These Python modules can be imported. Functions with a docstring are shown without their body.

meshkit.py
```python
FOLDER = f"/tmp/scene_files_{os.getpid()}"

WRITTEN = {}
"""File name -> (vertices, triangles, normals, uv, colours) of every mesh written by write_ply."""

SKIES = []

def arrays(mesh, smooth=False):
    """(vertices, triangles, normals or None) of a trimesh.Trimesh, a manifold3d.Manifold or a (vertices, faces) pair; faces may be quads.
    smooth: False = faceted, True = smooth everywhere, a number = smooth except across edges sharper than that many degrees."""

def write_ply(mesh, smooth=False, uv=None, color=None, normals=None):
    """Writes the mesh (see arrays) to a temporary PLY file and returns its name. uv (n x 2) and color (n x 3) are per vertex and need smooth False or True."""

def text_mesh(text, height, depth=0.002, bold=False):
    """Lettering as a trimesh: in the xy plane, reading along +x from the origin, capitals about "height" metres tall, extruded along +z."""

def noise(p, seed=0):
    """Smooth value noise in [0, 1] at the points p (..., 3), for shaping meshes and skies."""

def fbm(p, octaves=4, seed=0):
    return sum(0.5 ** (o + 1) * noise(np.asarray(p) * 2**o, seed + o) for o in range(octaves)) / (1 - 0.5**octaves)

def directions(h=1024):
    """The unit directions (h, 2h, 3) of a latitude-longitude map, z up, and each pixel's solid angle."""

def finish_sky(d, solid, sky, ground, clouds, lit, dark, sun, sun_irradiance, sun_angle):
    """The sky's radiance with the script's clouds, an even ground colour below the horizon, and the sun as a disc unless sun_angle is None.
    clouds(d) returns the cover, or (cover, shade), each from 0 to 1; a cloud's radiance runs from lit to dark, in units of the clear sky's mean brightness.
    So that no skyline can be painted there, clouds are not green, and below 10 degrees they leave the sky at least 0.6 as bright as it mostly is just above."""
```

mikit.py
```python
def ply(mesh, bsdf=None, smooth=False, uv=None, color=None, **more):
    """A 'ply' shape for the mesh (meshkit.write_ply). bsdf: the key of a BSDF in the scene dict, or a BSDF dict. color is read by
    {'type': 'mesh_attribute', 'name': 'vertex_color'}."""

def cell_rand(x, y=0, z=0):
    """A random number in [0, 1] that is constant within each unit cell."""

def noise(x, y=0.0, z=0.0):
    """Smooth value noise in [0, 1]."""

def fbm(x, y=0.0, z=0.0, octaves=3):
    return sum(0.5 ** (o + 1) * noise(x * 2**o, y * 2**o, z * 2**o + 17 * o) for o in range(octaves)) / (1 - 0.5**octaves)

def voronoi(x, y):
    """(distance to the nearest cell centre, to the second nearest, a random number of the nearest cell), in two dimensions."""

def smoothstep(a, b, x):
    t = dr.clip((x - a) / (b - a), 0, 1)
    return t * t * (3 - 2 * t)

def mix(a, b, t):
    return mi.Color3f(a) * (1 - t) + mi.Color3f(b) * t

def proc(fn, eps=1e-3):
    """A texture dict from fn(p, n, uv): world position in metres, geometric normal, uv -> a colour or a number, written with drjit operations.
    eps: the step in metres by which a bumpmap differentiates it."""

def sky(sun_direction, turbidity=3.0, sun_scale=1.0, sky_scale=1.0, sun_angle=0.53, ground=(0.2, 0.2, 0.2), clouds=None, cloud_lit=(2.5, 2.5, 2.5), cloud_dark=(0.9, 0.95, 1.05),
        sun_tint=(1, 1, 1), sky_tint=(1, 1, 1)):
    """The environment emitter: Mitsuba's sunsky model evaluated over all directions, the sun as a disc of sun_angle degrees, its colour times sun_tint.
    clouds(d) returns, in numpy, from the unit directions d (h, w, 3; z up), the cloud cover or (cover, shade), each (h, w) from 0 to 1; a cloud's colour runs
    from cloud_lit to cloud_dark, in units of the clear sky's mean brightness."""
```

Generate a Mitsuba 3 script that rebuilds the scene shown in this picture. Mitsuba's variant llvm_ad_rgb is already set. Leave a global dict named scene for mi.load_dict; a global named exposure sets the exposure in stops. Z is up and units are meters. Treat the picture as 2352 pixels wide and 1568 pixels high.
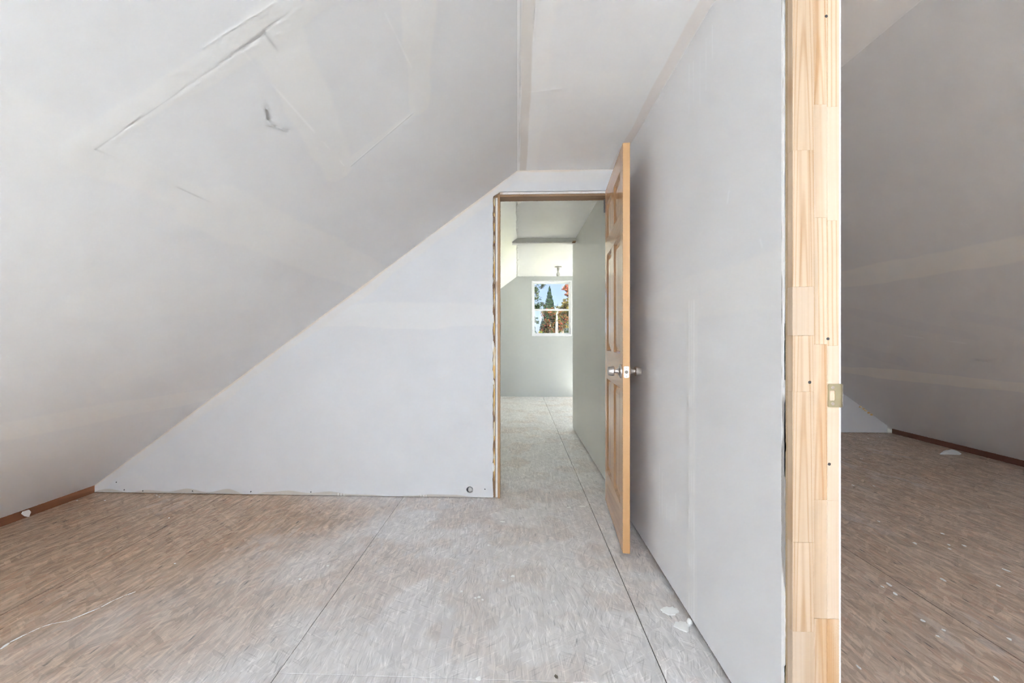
import math
import numpy as np
import trimesh
import drjit as dr
import mitsuba as mi
import mikit
from mikit import noise, fbm, voronoi, cell_rand, smoothstep, mix
from shapely.geometry import Polygon, Point, box as sbox
from shapely import affinity

T = mi.ScalarTransform4f
scene, labels = {}, {}
exposure = 5.1

# ------------------------------------------------------------------ camera, sky and sun
YAW = math.atan(0.0385)                      # the room is seen almost square on
EYE = 1.085
scene['camera'] = {
    'type': 'perspective', 'fov': 2 * math.degrees(math.atan(1176 / 1000.0)), 'fov_axis': 'x',
    'principal_point_offset_x': -(1149.5 - 1176) / 2352, 'principal_point_offset_y': -(775 - 784) / 1568,
    'near_clip': 0.02, 'far_clip': 500.0,
    'to_world': T().look_at(origin=[0, 0, EYE], target=[-math.sin(YAW), math.cos(YAW), EYE], up=[0, 0, 1]),
}
SUN = (0.30, -0.72, 0.62)
scene['sky'] = mikit.sky(SUN, turbidity=2.6, sun_scale=1.0, sky_scale=0.15, ground=(0.20, 0.19, 0.15), sun_tint=(0.80, 1.0, 1.28), sky_tint=(1.02, 0.93, 1.08))

FILL_MAIN = (73, 80, 89)                   # radiance of the fill bulbs added behind the viewer
FILL_RIGHT = (74, 84, 97)

# ------------------------------------------------------------------ measures of the attic (metres; x right, y into the house)
CEIL = 2.21
PL, PR = 0.73, 0.745                         # roof pitches
CR = 1.35                                    # where the flat ceiling meets the right slope
YB, YF, YE = -2.6, 2.937, 8.02               # rear gable, front wall, far gable
WX = 0.66                                    # partition face
XL, XR = -2.97, 4.25


def zl(x): return CEIL + PL * min(x, 0)
def zr(x): return CEIL - PR * max(x - CR, 0)


# ------------------------------------------------------------------ helpers
def box(x0, x1, y0, y1, z0, z1):
    m = trimesh.creation.box(extents=[x1 - x0, y1 - y0, z1 - z0])
    m.apply_translation([(x0 + x1) / 2, (y0 + y1) / 2, (z0 + z1) / 2])
    return m


def chbox(x0, x1, y0, y1, z0, z1, c=0.002):
    """a box with chamfered edges"""
    p = []
    for sx in (0, 1):
        for sy in (0, 1):
            for sz in (0, 1):
                a = np.array([[x0, x1][sx], [y0, y1][sy], [z0, z1][sz]])
                d = np.array([c if s == 0 else -c for s in (sx, sy, sz)])
                for k in range(3):
                    q = a + d
                    q[k] = a[k]
                    p.append(q)
    return trimesh.convex.convex_hull(np.array(p))


def prism(poly, y0, y1):
    """a polygon of the x-z plane extruded along y"""
    m = trimesh.creation.extrude_polygon(poly, y1 - y0, engine='earcut')
    m.apply_transform(np.array([[1, 0, 0, 0], [0, 0, 1, y0], [0, 1, 0, 0], [0, 0, 0, 1.0]]))
    return m


def lathe(profile, n=36):
    p = np.array(profile, float)
    p[p[:, 0] < 0.001, 0] = 0.0
    m = trimesh.creation.revolve(p, sections=n)
    m.fix_normals()
    return m


def cat(ms): return trimesh.util.concatenate(ms)


def key_of(name):
    if name not in scene and not any(k.startswith(name + '__') for k in scene):
        return name
    n = 1
    while f'{name}_{n:03d}' in scene or any(k.startswith(f'{name}_{n:03d}__') for k in scene):
        n += 1
    return f'{name}_{n:03d}'


def obj(name, mesh, bsdf, parent=None, smooth=False, label=None, color=None, **more):
    k = key_of(parent + '__' + name if parent else name)
    if isinstance(mesh, trimesh.Trimesh) and mesh.is_watertight and mesh.volume < 0:
        mesh.invert()
    scene[k] = mikit.ply(mesh, bsdf, smooth=smooth, color=color, **more)
    if label:
        labels[k] = {'label': label}
    return k


def tag(k, label, category, group=None, kind=None):
    labels[k] = {'label': label, 'category': category}
    if group: labels[k]['group'] = group
    if kind: labels[k]['kind'] = kind


def struct(name, mesh, bsdf, label, category, smooth=False):
    k = obj(name, mesh, bsdf, smooth=smooth)
    tag(k, label, category, kind='structure')
    return k


def blob(rx, ry, rz, seed, amp=0.25, sub=2, freq=1.5):
    m = trimesh.creation.icosphere(subdivisions=sub)
    v = m.vertices
    import meshkit
    n = meshkit.fbm(v * freq + seed * 7.3, 3, seed)
    m.vertices = v * (1 + amp * (n[:, None] - .5) * 2) * [rx, ry, rz]
    return m


# ------------------------------------------------------------------ materials
def seg(px, py, x0, y0, x1, y1):
    dx, dy = x1 - x0, y1 - y0
    t = dr.clip(((px - x0) * dx + (py - y0) * dy) / (dx * dx + dy * dy), 0, 1)
    return dr.sqrt(dr.square(px - x0 - t * dx) + dr.square(py - y0 - t * dy))


def plaster_color(u, v, w, bands, lines=(), base=(0.68, 0.685, 0.69), tape=(1.055, 1.045, 1.02)):
    """primer-grey board with paler compound over the joints; bands: (x0, y0, x1, y1, halfwidth, strength)"""
    n1 = fbm(u * 1.7 + 3.1, v * 1.7, w * 1.7, 3)
    n2 = fbm(u * 9, v * 9, w * 9, 2)
    c = mi.Color3f(base) * (1 + 0.05 * (n1 - 0.5) + 0.02 * (n2 - 0.5))
    wob = (n1 - 0.5) * 0.10 + (n2 - 0.5) * 0.03
    for x0, y0, x1, y1, hw, s in bands:
        d = seg(u, v, x0, y0, x1, y1) + wob
        c = mix(c, mi.Color3f(base) * mi.Color3f(tape) * (1 + 0.02 * (n2 - 0.5)), s * (1 - smoothstep(hw * 0.85, hw * 1.1, d)))
    for x0, y0, x1, y1, wd, hh in lines:      # relief shading put into the colour: cracks darker, ridges lighter
        d = seg(u, v, x0, y0, x1, y1) + (n2 - 0.5) * 0.004
        g = dr.exp(-dr.square(d / (0.6 * wd + 0.001)))
        c = c * (1 + (-0.16 if hh < 0 else 0.07) * g * smoothstep(0.3, 0.55, noise(u * 13, v * 13, 4.0)))
    return c


def plaster_height(u, v, w, bands, lines):
    n1 = fbm(u * 1.7 + 3.1, v * 1.7, w * 1.7, 3)
    n2 = fbm(u * 9, v * 9, w * 9, 2)
    h = 0.0022 * n1 + 0.0006 * n2 + 0.00008 * noise(u * 160, v * 160, w * 160)
    wob = (n1 - 0.5) * 0.10 + (n2 - 0.5) * 0.03
    for x0, y0, x1, y1, hw, s in bands:
        d = seg(u, v, x0, y0, x1, y1) + wob
        h = h + 0.0016 * s * (1 - smoothstep(hw * 0.7, hw * 1.15, d))
    for x0, y0, x1, y1, wd, hh in lines:
        d = seg(u, v, x0, y0, x1, y1) + (n2 - 0.5) * 0.004
        h = h + 3.5 * hh * dr.exp(-dr.square(d / (1.3 * wd)))
    return h


def board(name, coords, bands=(), lines=(), rough=0.55, spec=0.35, extra=None, base=(0.68, 0.685, 0.69)):
    def col(p, n, uv):
        u, v, w = coords(p)
        c = plaster_color(u, v, w, bands, lines, base)
        return extra(p, c) if extra else c

    def hgt(p, n, uv):
        u, v, w = coords(p)
        return plaster_height(u, v, w, bands, lines)

    scene[name] = {'type': 'bumpmap', 'arbitrary': mikit.proc(hgt, 1.5e-3), 'scale': 1.0,
                   'bsdf': {'type': 'principled', 'base_color': mikit.proc(col), 'roughness': rough, 'specular': spec}}


K = 1.238                                      # length along the slope per metre across
SB = [  # compound bands on the left slope, (y, x*K)
    (0.93, -1.20, 0.985, -0.62, 0.05, 0.8), (0.985, -0.70, 1.62, -0.83, 0.075, 1.0), (1.15, -0.33, 1.62, -0.45, 0.06, 1.0),
    (1.62, -0.83, 1.62, -0.45, 0.04, 0.8), (0.95, -1.19, 1.34, -1.20, 0.07, 0.7), (1.34, -1.20, 3.0, -1.22, 0.11, 0.75),
    (-2.6, -2.545, 3.0, -2.545, 0.09, 0.8), (-2.6, -1.22, 0.9, -1.22, 0.10, 0.5), (0.98, -0.60, 0.98, 0.1, 0.05, 0.5),
    (0.6, -1.6, 0.9, -1.5, 0.05, 0.4), (1.4, -1.7, 2.2, -1.55, 0.12, 0.3), (1.9, -2.2, 2.6, -1.9, 0.10, 0.3),
]
SL = [
    (0.952, -1.184, 0.975, -0.815, 0.0025, -0.0005), (0.975, -0.815, 0.977, -0.60, 0.0025, -0.0004), (0.918, -0.845, 0.938, -0.645, 0.003, 0.0005),
    (0.979, -0.785, 0.983, -0.72, 0.003, -0.0010), (0.983, -0.72, 1.043, -0.722, 0.003, -0.0010), (0.979, -0.785, 1.618, -0.808, 0.003, 0.0007),
    (0.952, -1.184, 1.342, -1.19, 0.003, -0.0008), (1.645, -0.79, 1.61, -0.468, 0.004, 0.0016), (1.652, -0.79, 1.618, -0.468, 0.004, -0.0010),
    (1.152, -0.437, 1.40, -0.425, 0.004, 0.0008), (1.17, -0.845, 1.20, -0.86, 0.006, -0.003), (1.19, -0.87, 1.235, -0.875, 0.004, 0.002),
    (1.265, -0.86, 1.285, -0.857, 0.005, -0.003), (1.44, -0.83, 1.33, -0.84, 0.003, 0.0007),
]
board('mat_slope_left', lambda p: (p.y, p.x * K, p.z * 0.1), SB, SL, base=(0.725, 0.732, 0.74))
board('mat_slope_right', lambda p: (p.y, p.x * K, p.z * 0.1),
      [(-2.6, 2.865, 5.2, 2.865, 0.075, 1.5), (-2.6, 4.085, 5.2, 4.085, 0.075, 2.0), (3.45, 3.22, 2.85, 3.53, 0.07, -0.6), (2.75, 3.33, 2.3, 3.50, 0.06, -0.6), (4.3, 3.6, 3.7, 3.85, 0.08, -0.6), (2.1, 3.15, 1.8, 3.3, 0.07, -0.5)],
      [(2.95, 3.6, 3.3, 3.52, 0.02, 0.001)], base=(0.69, 0.695, 0.70))


def front_extra(p, c):
    d = (CEIL + PL * dr.minimum(p.x, 0) - p.z) * 0.808           # distance below the slope
    n = fbm(p.x * 5, p.z * 5, 1.0, 3)
    c = mix(c, mi.Color3f(0.70, 0.69, 0.675), 0.9 * (1 - smoothstep(0.05, 0.075, d + (n - 0.5) * 0.05)))
    c = mix(c, mi.Color3f(0.70, 0.60, 0.49), 0.6 * (1 - smoothstep(0.004, 0.014, d + (n - 0.5) * 0.02)))
    low = 1 - smoothstep(0.012, 0.020, p.z - (noise(p.x * 7.0) - 0.45) * 0.045)
    return mix(c, mi.Color3f(0.50, 0.46, 0.40), 0.75 * low)      # bare board along the foot


board('mat_front', lambda p: (p.x, p.z, p.y), [(-1.35, 1.235, -0.1, 1.235, 0.075, 0.8), (-2.72, 0.1, -2.62, 0.0, 0.10, 0.6)],
      [(-2.62, 0.0, -2.62, 0.13, 0.003, 0.0007)], extra=front_extra, base=(0.672, 0.682, 0.697))
WL = [(1.678, 0.0, 1.678, 1.22, 0.004, 0.0016), (1.70, 0.0, 1.70, 1.22, 0.010, 0.0010), (1.655, 0.0, 1.655, 1.22, 0.012, 0.0010)]
for yy, z0, z1 in ((2.05, 0.25, 0.50), (2.01, 0.28, 0.47), (1.95, 0.26, 0.49), (1.90, 0.25, 0.47), (1.84, 0.24, 0.44)):
    WL.append((yy, z0, yy, z1, 0.004, 0.0010))
for yy, z0, z1 in ((1.70, 1.95, 2.13), (1.66, 1.97, 2.12), (1.60, 1.93, 2.10), (1.55, 1.95, 2.13), (1.50, 2.02, 2.14)):
    WL.append((yy, z0, yy, z1, 0.004, 0.0012))
WL += [(1.395, 1.51, 1.385, 1.54, 0.006, 0.002), (1.2, 1.33, 1.21, 1.35, 0.005, 0.002)]
board('mat_partition', lambda p: (p.y, p.z, p.x), [(1.678, 0.0, 1.678, 1.22, 0.05, 0.6), (-2.6, 1.235, 5.3, 1.235, 0.07, 0.6), (1.95, 0.37, 1.86, 0.35, 0.09, 0.3)], WL)


def ceil_extra(p, c):
    n = fbm(p.x * 3, p.y * 3, 2.0, 3)
    c = mix(c, mi.Color3f(0.68, 0.635, 0.58), 0.6 * (1 - smoothstep(0.018, 0.026, dr.abs(p.x - 0.038 + (n - 0.5) * 0.015))) * smoothstep(0.2, 0.6, noise(p.y * 2.2) + 0.3))
    return mix(c, mi.Color3f(0.78, 0.71, 0.66), 0.5 * (1 - smoothstep(0.02, 0.03, dr.abs(p.x - 0.635 + (n - 0.5) * 0.02))))


board('mat_ceiling', lambda p: (p.x, p.y, p.z), [(0.05, -2.6, 0.05, 2.9, 0.09, 0.6), (0.0, 1.95, 0.66, 1.95, 0.11, 0.35), (0.6, -2.6, 0.6, 2.9, 0.07, 0.4)],
      [(0.012, -2.6, 0.012, 2.9, 0.003, -0.0012), (0.065, 1.0, 0.06, 2.2, 0.003, 0.0008), (0.05, 2.0, 0.25, 1.97, 0.005, 0.001)], extra=ceil_extra, base=(0.85, 0.855, 0.86))
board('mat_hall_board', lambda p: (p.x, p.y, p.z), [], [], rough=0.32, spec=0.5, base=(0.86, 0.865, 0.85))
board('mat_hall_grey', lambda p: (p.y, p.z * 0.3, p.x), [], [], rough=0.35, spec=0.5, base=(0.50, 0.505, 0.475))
board('mat_far', lambda p: (p.x, p.z * 0.4, p.y), [], [], rough=0.5, spec=0.4, base=(0.56, 0.58, 0.575))


def osb(p, n, uv):
    col = dr.floor((p.x - 0.47) / 1.2225)
    odd = col - 2 * dr.floor(col / 2)
    row = dr.floor((p.y - dr.select(odd > 0.5, 2.60, 1.38)) / 2.44)
    r0 = cell_rand(col, row, 5)
    x, y = p.x + r0 * 7.0, p.y + r0 * 3.0
    # dust trodden over the walked strip, thinner to the left, little beyond the partition
    nz = fbm(p.x * 1.6, p.y * 1.6, 4.0, 4)
    dust = smoothstep(-2.0, -0.35, p.x + (nz - 0.5) * 1.3 + (1.9 - dr.minimum(p.y, 2.9)) * 0.35 + smoothstep(2.7, 3.2, p.y) * 0.8) * (1 - smoothstep(0.66, 0.70, p.x) * (1 - smoothstep(5.1, 5.2, p.y)) * 0.85)
    # wheat-coloured ground of strands, darker and redder in patches
    big = fbm(x * 1.1 + 9, y * 0.6, 1.0, 3)
    c = mix((0.50, 0.36, 0.255), (0.38, 0.25, 0.16), smoothstep(0.35, 0.75, big))
    for k, (ang, wx, wy, keep) in enumerate(((0.10, 0.032, 0.15, 0.10), (-0.38, 0.024, 0.13, 0.30), (0.45, 0.027, 0.12, 0.35), (-0.12, 0.016, 0.11, 0.45), (0.9, 0.018, 0.09, 0.66), (-0.8, 0.016, 0.08, 0.70), (0.02, 0.009, 0.07, 0.60))):
        ca, sa = math.cos(ang), math.sin(ang)
        wob = noise(x * 9, y * 9, k) * 0.014 + noise(x * 45, y * 12, k + 4.0) * 0.006
        a, b = (x * ca + y * sa + wob) / wx + 31.7 * k, (-x * sa + y * ca) / wy + 11.3 * k
        f, s, r = voronoi(a, b)
        grain = noise(a * 5.0, b * 0.8, k)
        on = smoothstep(keep, keep + 0.02, r)
        t = cell_rand(r * 4096, k)
        tone = mix((0.29, 0.19, 0.125), (0.60, 0.455, 0.335), t * 0.8 + 0.2 * grain)
        tone = mix(tone, mi.Color3f(0.42, 0.235, 0.15), 0.6 * smoothstep(0.82, 0.9, cell_rand(r * 4096, k, 3)))
        edge = 1 - smoothstep(0.0, 0.14, s - f + 0.08 * grain)
        c = mix(c, tone * (1 - 0.14 * edge), on * (0.45 + 0.35 * cell_rand(r * 4096, k, 9)))
    # short dark slivers between strands
    f, s, r = voronoi(x / 0.03 + noise(x * 6, y * 6) * 0.6, y / 0.16)
    c = c * (1 - (0.35 + 0.45 * noise(x * 11, y * 3)) * smoothstep(0.84, 0.86, r) * (1 - smoothstep(0.08, 0.20, f + 0.1 * noise(x * 50, y * 20))))
    fine = fbm(x * 75 + 3 * noise(x * 5, y * 5), y * 9, 2.0, 3)
    c = c * (0.80 + 0.40 * fine)
    lum = mi.luminance(c)
    grit = fbm(p.x * 5 + 7, p.y * 5, 8.0, 4)
    grey = mi.Color3f(0.67, 0.662, 0.658) * (0.62 + 1.15 * lum) 
    k = dr.clip(dust * (0.72 + 0.35 * smoothstep(0.3, 0.65, grit)), 0, 0.93)
    c = mix(c, grey, k)
    # pale scuffs
    f2, s2, r2 = voronoi(p.x * 2.3 + noise(p.x * 8, p.y * 8) * 0.5, p.y * 1.6)
    scuff = smoothstep(0.62, 0.7, r2) * (1 - smoothstep(0.15, 0.5, f2)) * smoothstep(0.45, 0.65, fbm(p.x * 24, p.y * 10, 3.0, 3))
    c = mix(c, mi.Color3f(0.62, 0.61, 0.61), scuff * (0.15 + 0.5 * dust))
    # thin pale straws lying every way where the dust has been trodden in
    for k, (ang, wx, wy, keep) in enumerate(((0.3, 0.008, 0.10, 0.72), (-0.35, 0.007, 0.09, 0.70), (0.05, 0.006, 0.08, 0.66), (1.1, 0.008, 0.08, 0.80), (-1.0, 0.007, 0.07, 0.80))):
        ca, sa = math.cos(ang), math.sin(ang)
        f3, s3, r3 = voronoi((x * ca + y * sa + 0.006 * noise(x * 14, y * 14, k + 9.0)) / wx + 5.3 * k, (-x * sa + y * ca) / wy + 2.1 * k)
        c = mix(c, c * dr.select(cell_rand(r3 * 4096, k, 7) > 0.35, 1.13, 0.84), smoothstep(keep, keep + 0.01, r3) * (1 - smoothstep(0.15, 0.45, f3)) * smoothstep(0.35, 0.6, fbm(p.x * 2.2, p.y * 2.2, k + 1.0, 2)) * (0.5 + 0.5 * dust))
    return mix(c, mi.Color3f(0.07, 0.045, 0.03), 0.8 * smoothstep(0.0016, 0.003, -p.z))       # darker below the panel tops


def osb_h(p, n, uv):
    return 0.0006 * noise(p.x * 70, p.y * 16) + 0.0006 * noise(p.x * 25, p.y * 25, 3.0)


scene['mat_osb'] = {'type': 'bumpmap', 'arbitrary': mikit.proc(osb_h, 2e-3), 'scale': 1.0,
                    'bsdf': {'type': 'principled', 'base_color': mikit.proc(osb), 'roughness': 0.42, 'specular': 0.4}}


def wood(light, dark, seed, axis='z', contrast=1.0, stripe=0.0, period=0.0105, heart=0.6, arch=0.0):
    """long grain along one axis: fine fibres, broad heartwood streaks, and year rings cut lengthwise (stripe)"""
    def fn(p, n, uv):
        q = {'z': (p.x, p.y, p.z), 'y': (p.x, p.z, p.y), 'x': (p.y, p.z, p.x)}[axis]
        a = q[0] + q[1] * 0.8 + 0.02 * (noise(q[2] * 1.6 + seed, q[0] * 3, seed) - 0.5) + 0.003 * noise(q[2] * 7, q[0] * 30, seed)
        fib = 0.6 * noise(a * 380, q[2] * 3.0, seed) + 0.4 * noise(a * 900, q[2] * 9, seed + 3.0)
        streak = smoothstep(0.52, 0.80, noise(a * 26 + seed * 3.1, q[2] * 1.3 + seed, seed))
        ring = dr.power(0.5 + 0.5 * dr.sin(a * (6.2832 / period) + 3 * noise(a * 40, q[2] * 0.8, seed)), 3.0)
        bow = dr.power(0.5 + 0.5 * dr.sin(6.2832 * (dr.square((q[0] - dr.select(q[0] > 0.7107, 0.730, 0.686)) * 60) + (q[2] + 0.25 * noise(q[2] * 2, seed)) * 2.2)), 5.0) if arch else 0.0
        t = contrast * (arch * bow + heart * streak + stripe * ring + 0.30 * (fib - 0.35))
        return mix(light, dark, dr.clip(t, 0, 1))
    return mikit.proc(fn)


for i, (l, d, st, pe, he) in enumerate((((0.53, 0.41, 0.29), (0.41, 0.24, 0.115), 0.12, 0.02, 0.9), ((0.52, 0.41, 0.295), (0.43, 0.28, 0.155), 0.75, 0.0105, 0.15),
                                       ((0.55, 0.425, 0.305), (0.41, 0.25, 0.125), 0.35, 0.019, 0.6), ((0.52, 0.41, 0.305), (0.45, 0.31, 0.185), 0.15, 0.013, 0.5))):
    scene[f'mat_pine_{i}'] = {'type': 'principled', 'base_color': wood(l, d, 3.7 * i + 1, stripe=st, period=pe, heart=he, arch=0.55 if i in (0, 2) else 0.0), 'roughness': 0.5, 'specular': 0.35}
OAK = ((0.38, 0.20, 0.085), (0.27, 0.125, 0.048))
scene['mat_edge_wood'] = {'type': 'principled', 'base_color': wood((0.52, 0.39, 0.25), (0.27, 0.18, 0.10), 5.0, stripe=0.6, period=0.004), 'roughness': 0.6}
for nm, ax in (('mat_oak', 'z'), ('mat_oak_rail', 'y')):
    scene[nm] = {'type': 'principled', 'base_color': wood(*OAK, 2.0, axis=ax, heart=0.4, stripe=0.15, period=0.03), 'roughness': 0.09, 'specular': 0.8, 'clearcoat': 1.0, 'clearcoat_gloss': 0.95}
scene['mat_oak_edge'] = {'type': 'principled', 'base_color': wood((0.62, 0.37, 0.175), (0.50, 0.26, 0.10), 6.0, heart=0.5), 'roughness': 0.4, 'specular': 0.4}
scene['mat_dark_wood'] = {'type': 'principled', 'base_color': wood((0.30, 0.18, 0.095), (0.13, 0.07, 0.035), 8.0, axis='x'), 'roughness': 0.5}
scene['mat_jamb_wood'] = {'type': 'principled', 'base_color': wood((0.46, 0.28, 0.14), (0.24, 0.13, 0.06), 9.0), 'roughness': 0.5}
scene['mat_stud'] = {'type': 'principled', 'base_color': wood((0.30, 0.19, 0.11), (0.16, 0.09, 0.05), 4.0), 'roughness': 0.7}
scene['mat_red_wood'] = {'type': 'principled', 'base_color': wood((0.30, 0.125, 0.06), (0.14, 0.05, 0.025), 7.0, axis='y'), 'roughness': 0.55}
scene['mat_dark_red_wood'] = {'type': 'principled', 'base_color': wood((0.13, 0.05, 0.03), (0.06, 0.025, 0.015), 7.5, axis='y'), 'roughness': 0.6}
scene['mat_sill_dark'] = {'type': 'principled', 'base_color': {'type': 'rgb', 'value': (0.07, 0.05, 0.032)}, 'roughness': 0.8}
scene['mat_plug'] = {'type': 'principled', 'base_color': {'type': 'rgb', 'value': (0.45, 0.45, 0.44)}, 'roughness': 0.8}
scene['mat_nickel'] = {'type': 'principled', 'base_color': {'type': 'rgb', 'value': (0.62, 0.58, 0.54)}, 'metallic': 1.0, 'roughness': 0.26}
scene['mat_chrome'] = {'type': 'principled', 'base_color': {'type': 'rgb', 'value': (0.90, 0.90, 0.90)}, 'metallic': 0.6, 'roughness': 0.35}
scene['mat_brass'] = {'type': 'principled', 'base_color': {'type': 'rgb', 'value': (0.50, 0.46, 0.31)}, 'metallic': 1.0, 'roughness': 0.3}
scene['mat_screw'] = {'type': 'principled', 'base_color': {'type': 'rgb', 'value': (0.07, 0.065, 0.065)}, 'metallic': 0.5, 'roughness': 0.4}
scene['mat_bolt'] = {'type': 'principled', 'base_color': {'type': 'rgb', 'value': (0.25, 0.23, 0.20)}, 'metallic': 1.0, 'roughness': 0.35}
scene['mat_foam'] = {'type': 'principled', 'base_color': mikit.proc(lambda p, n, uv: mix((0.72, 0.50, 0.20), (0.82, 0.72, 0.52), smoothstep(0.35, 0.65, noise(p.x * 60, p.z * 25)))), 'roughness': 0.5}
scene['mat_plaster'] = {'type': 'principled', 'base_color': {'type': 'rgb', 'value': (0.86, 0.86, 0.84)}, 'roughness': 0.7}
scene['mat_stained_paint'] = {'type': 'principled', 'base_color': mikit.proc(lambda p, n, uv: mix((0.76, 0.745, 0.72), (0.45, 0.31, 0.2), 0.8 * smoothstep(0.58, 0.75, fbm(p.x * 18, p.z * 9, p.y * 9, 3)))), 'roughness': 0.6}
scene['mat_board_edge'] = {'type': 'principled', 'base_color': mikit.proc(lambda p, n, uv: mix((0.83, 0.83, 0.82), (0.35, 0.33, 0.31), smoothstep(0.50, 0.62, fbm(p.y * 40, p.z * 7, p.x * 30, 3)))), 'roughness': 0.8}
scene['mat_paper_scrap'] = {'type': 'principled', 'base_color': mikit.proc(lambda p, n, uv: mix((0.05, 0.10, 0.13), (0.20, 0.21, 0.07), smoothstep(0.4, 0.6, noise(p.z * 1.7 + 0.4)))), 'roughness': 0.8}
scene['mat_vinyl'] = {'type': 'principled', 'base_color': {'type': 'rgb', 'value': (0.84, 0.85, 0.87)}, 'roughness': 0.35, 'specular': 0.5}
scene['mat_pane'] = {'type': 'thindielectric', 'int_ior': 1.5, 'ext_ior': 1.0}
scene['mat_bulb'] = {'type': 'principled', 'base_color': {'type': 'rgb', 'value': (0.60, 0.60, 0.57)}, 'roughness': 0.15, 'specular': 0.6}
scene['mat_porcelain'] = {'type': 'principled', 'base_color': {'type': 'rgb', 'value': (0.42, 0.41, 0.38)}, 'roughness': 0.3}
scene['mat_leaf'] = {'type': 'twosided', 'bsdf': {'type': 'diffuse', 'reflectance': {'type': 'mesh_attribute', 'name': 'vertex_color'}}}
scene['mat_bark'] = {'type': 'principled', 'base_color': {'type': 'rgb', 'value': (0.10, 0.075, 0.055)}, 'roughness': 0.9}
scene['mat_birch'] = {'type': 'principled', 'base_color': mikit.proc(lambda p, n, uv: mix((0.55, 0.53, 0.49), (0.08, 0.07, 0.06), smoothstep(0.62, 0.7, noise(p.x * 6, p.z * 7, p.y * 6)))), 'roughness': 0.8}
scene['mat_grass'] = {'type': 'principled', 'base_color': mikit.proc(lambda p, n, uv: mix((0.10, 0.12, 0.035), (0.19, 0.17, 0.06), fbm(p.x * 0.7, p.y * 0.7, 0.0, 3))), 'roughness': 0.9}
scene['mat_outside'] = {'type': 'principled', 'base_color': {'type': 'rgb', 'value': (0.35, 0.34, 0.33)}, 'roughness': 0.8}
scene['mat_plastic'] = {'type': 'principled', 'base_color': {'type': 'rgb', 'value': (0.62, 0.61, 0.60)}, 'roughness': 0.5}

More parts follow.
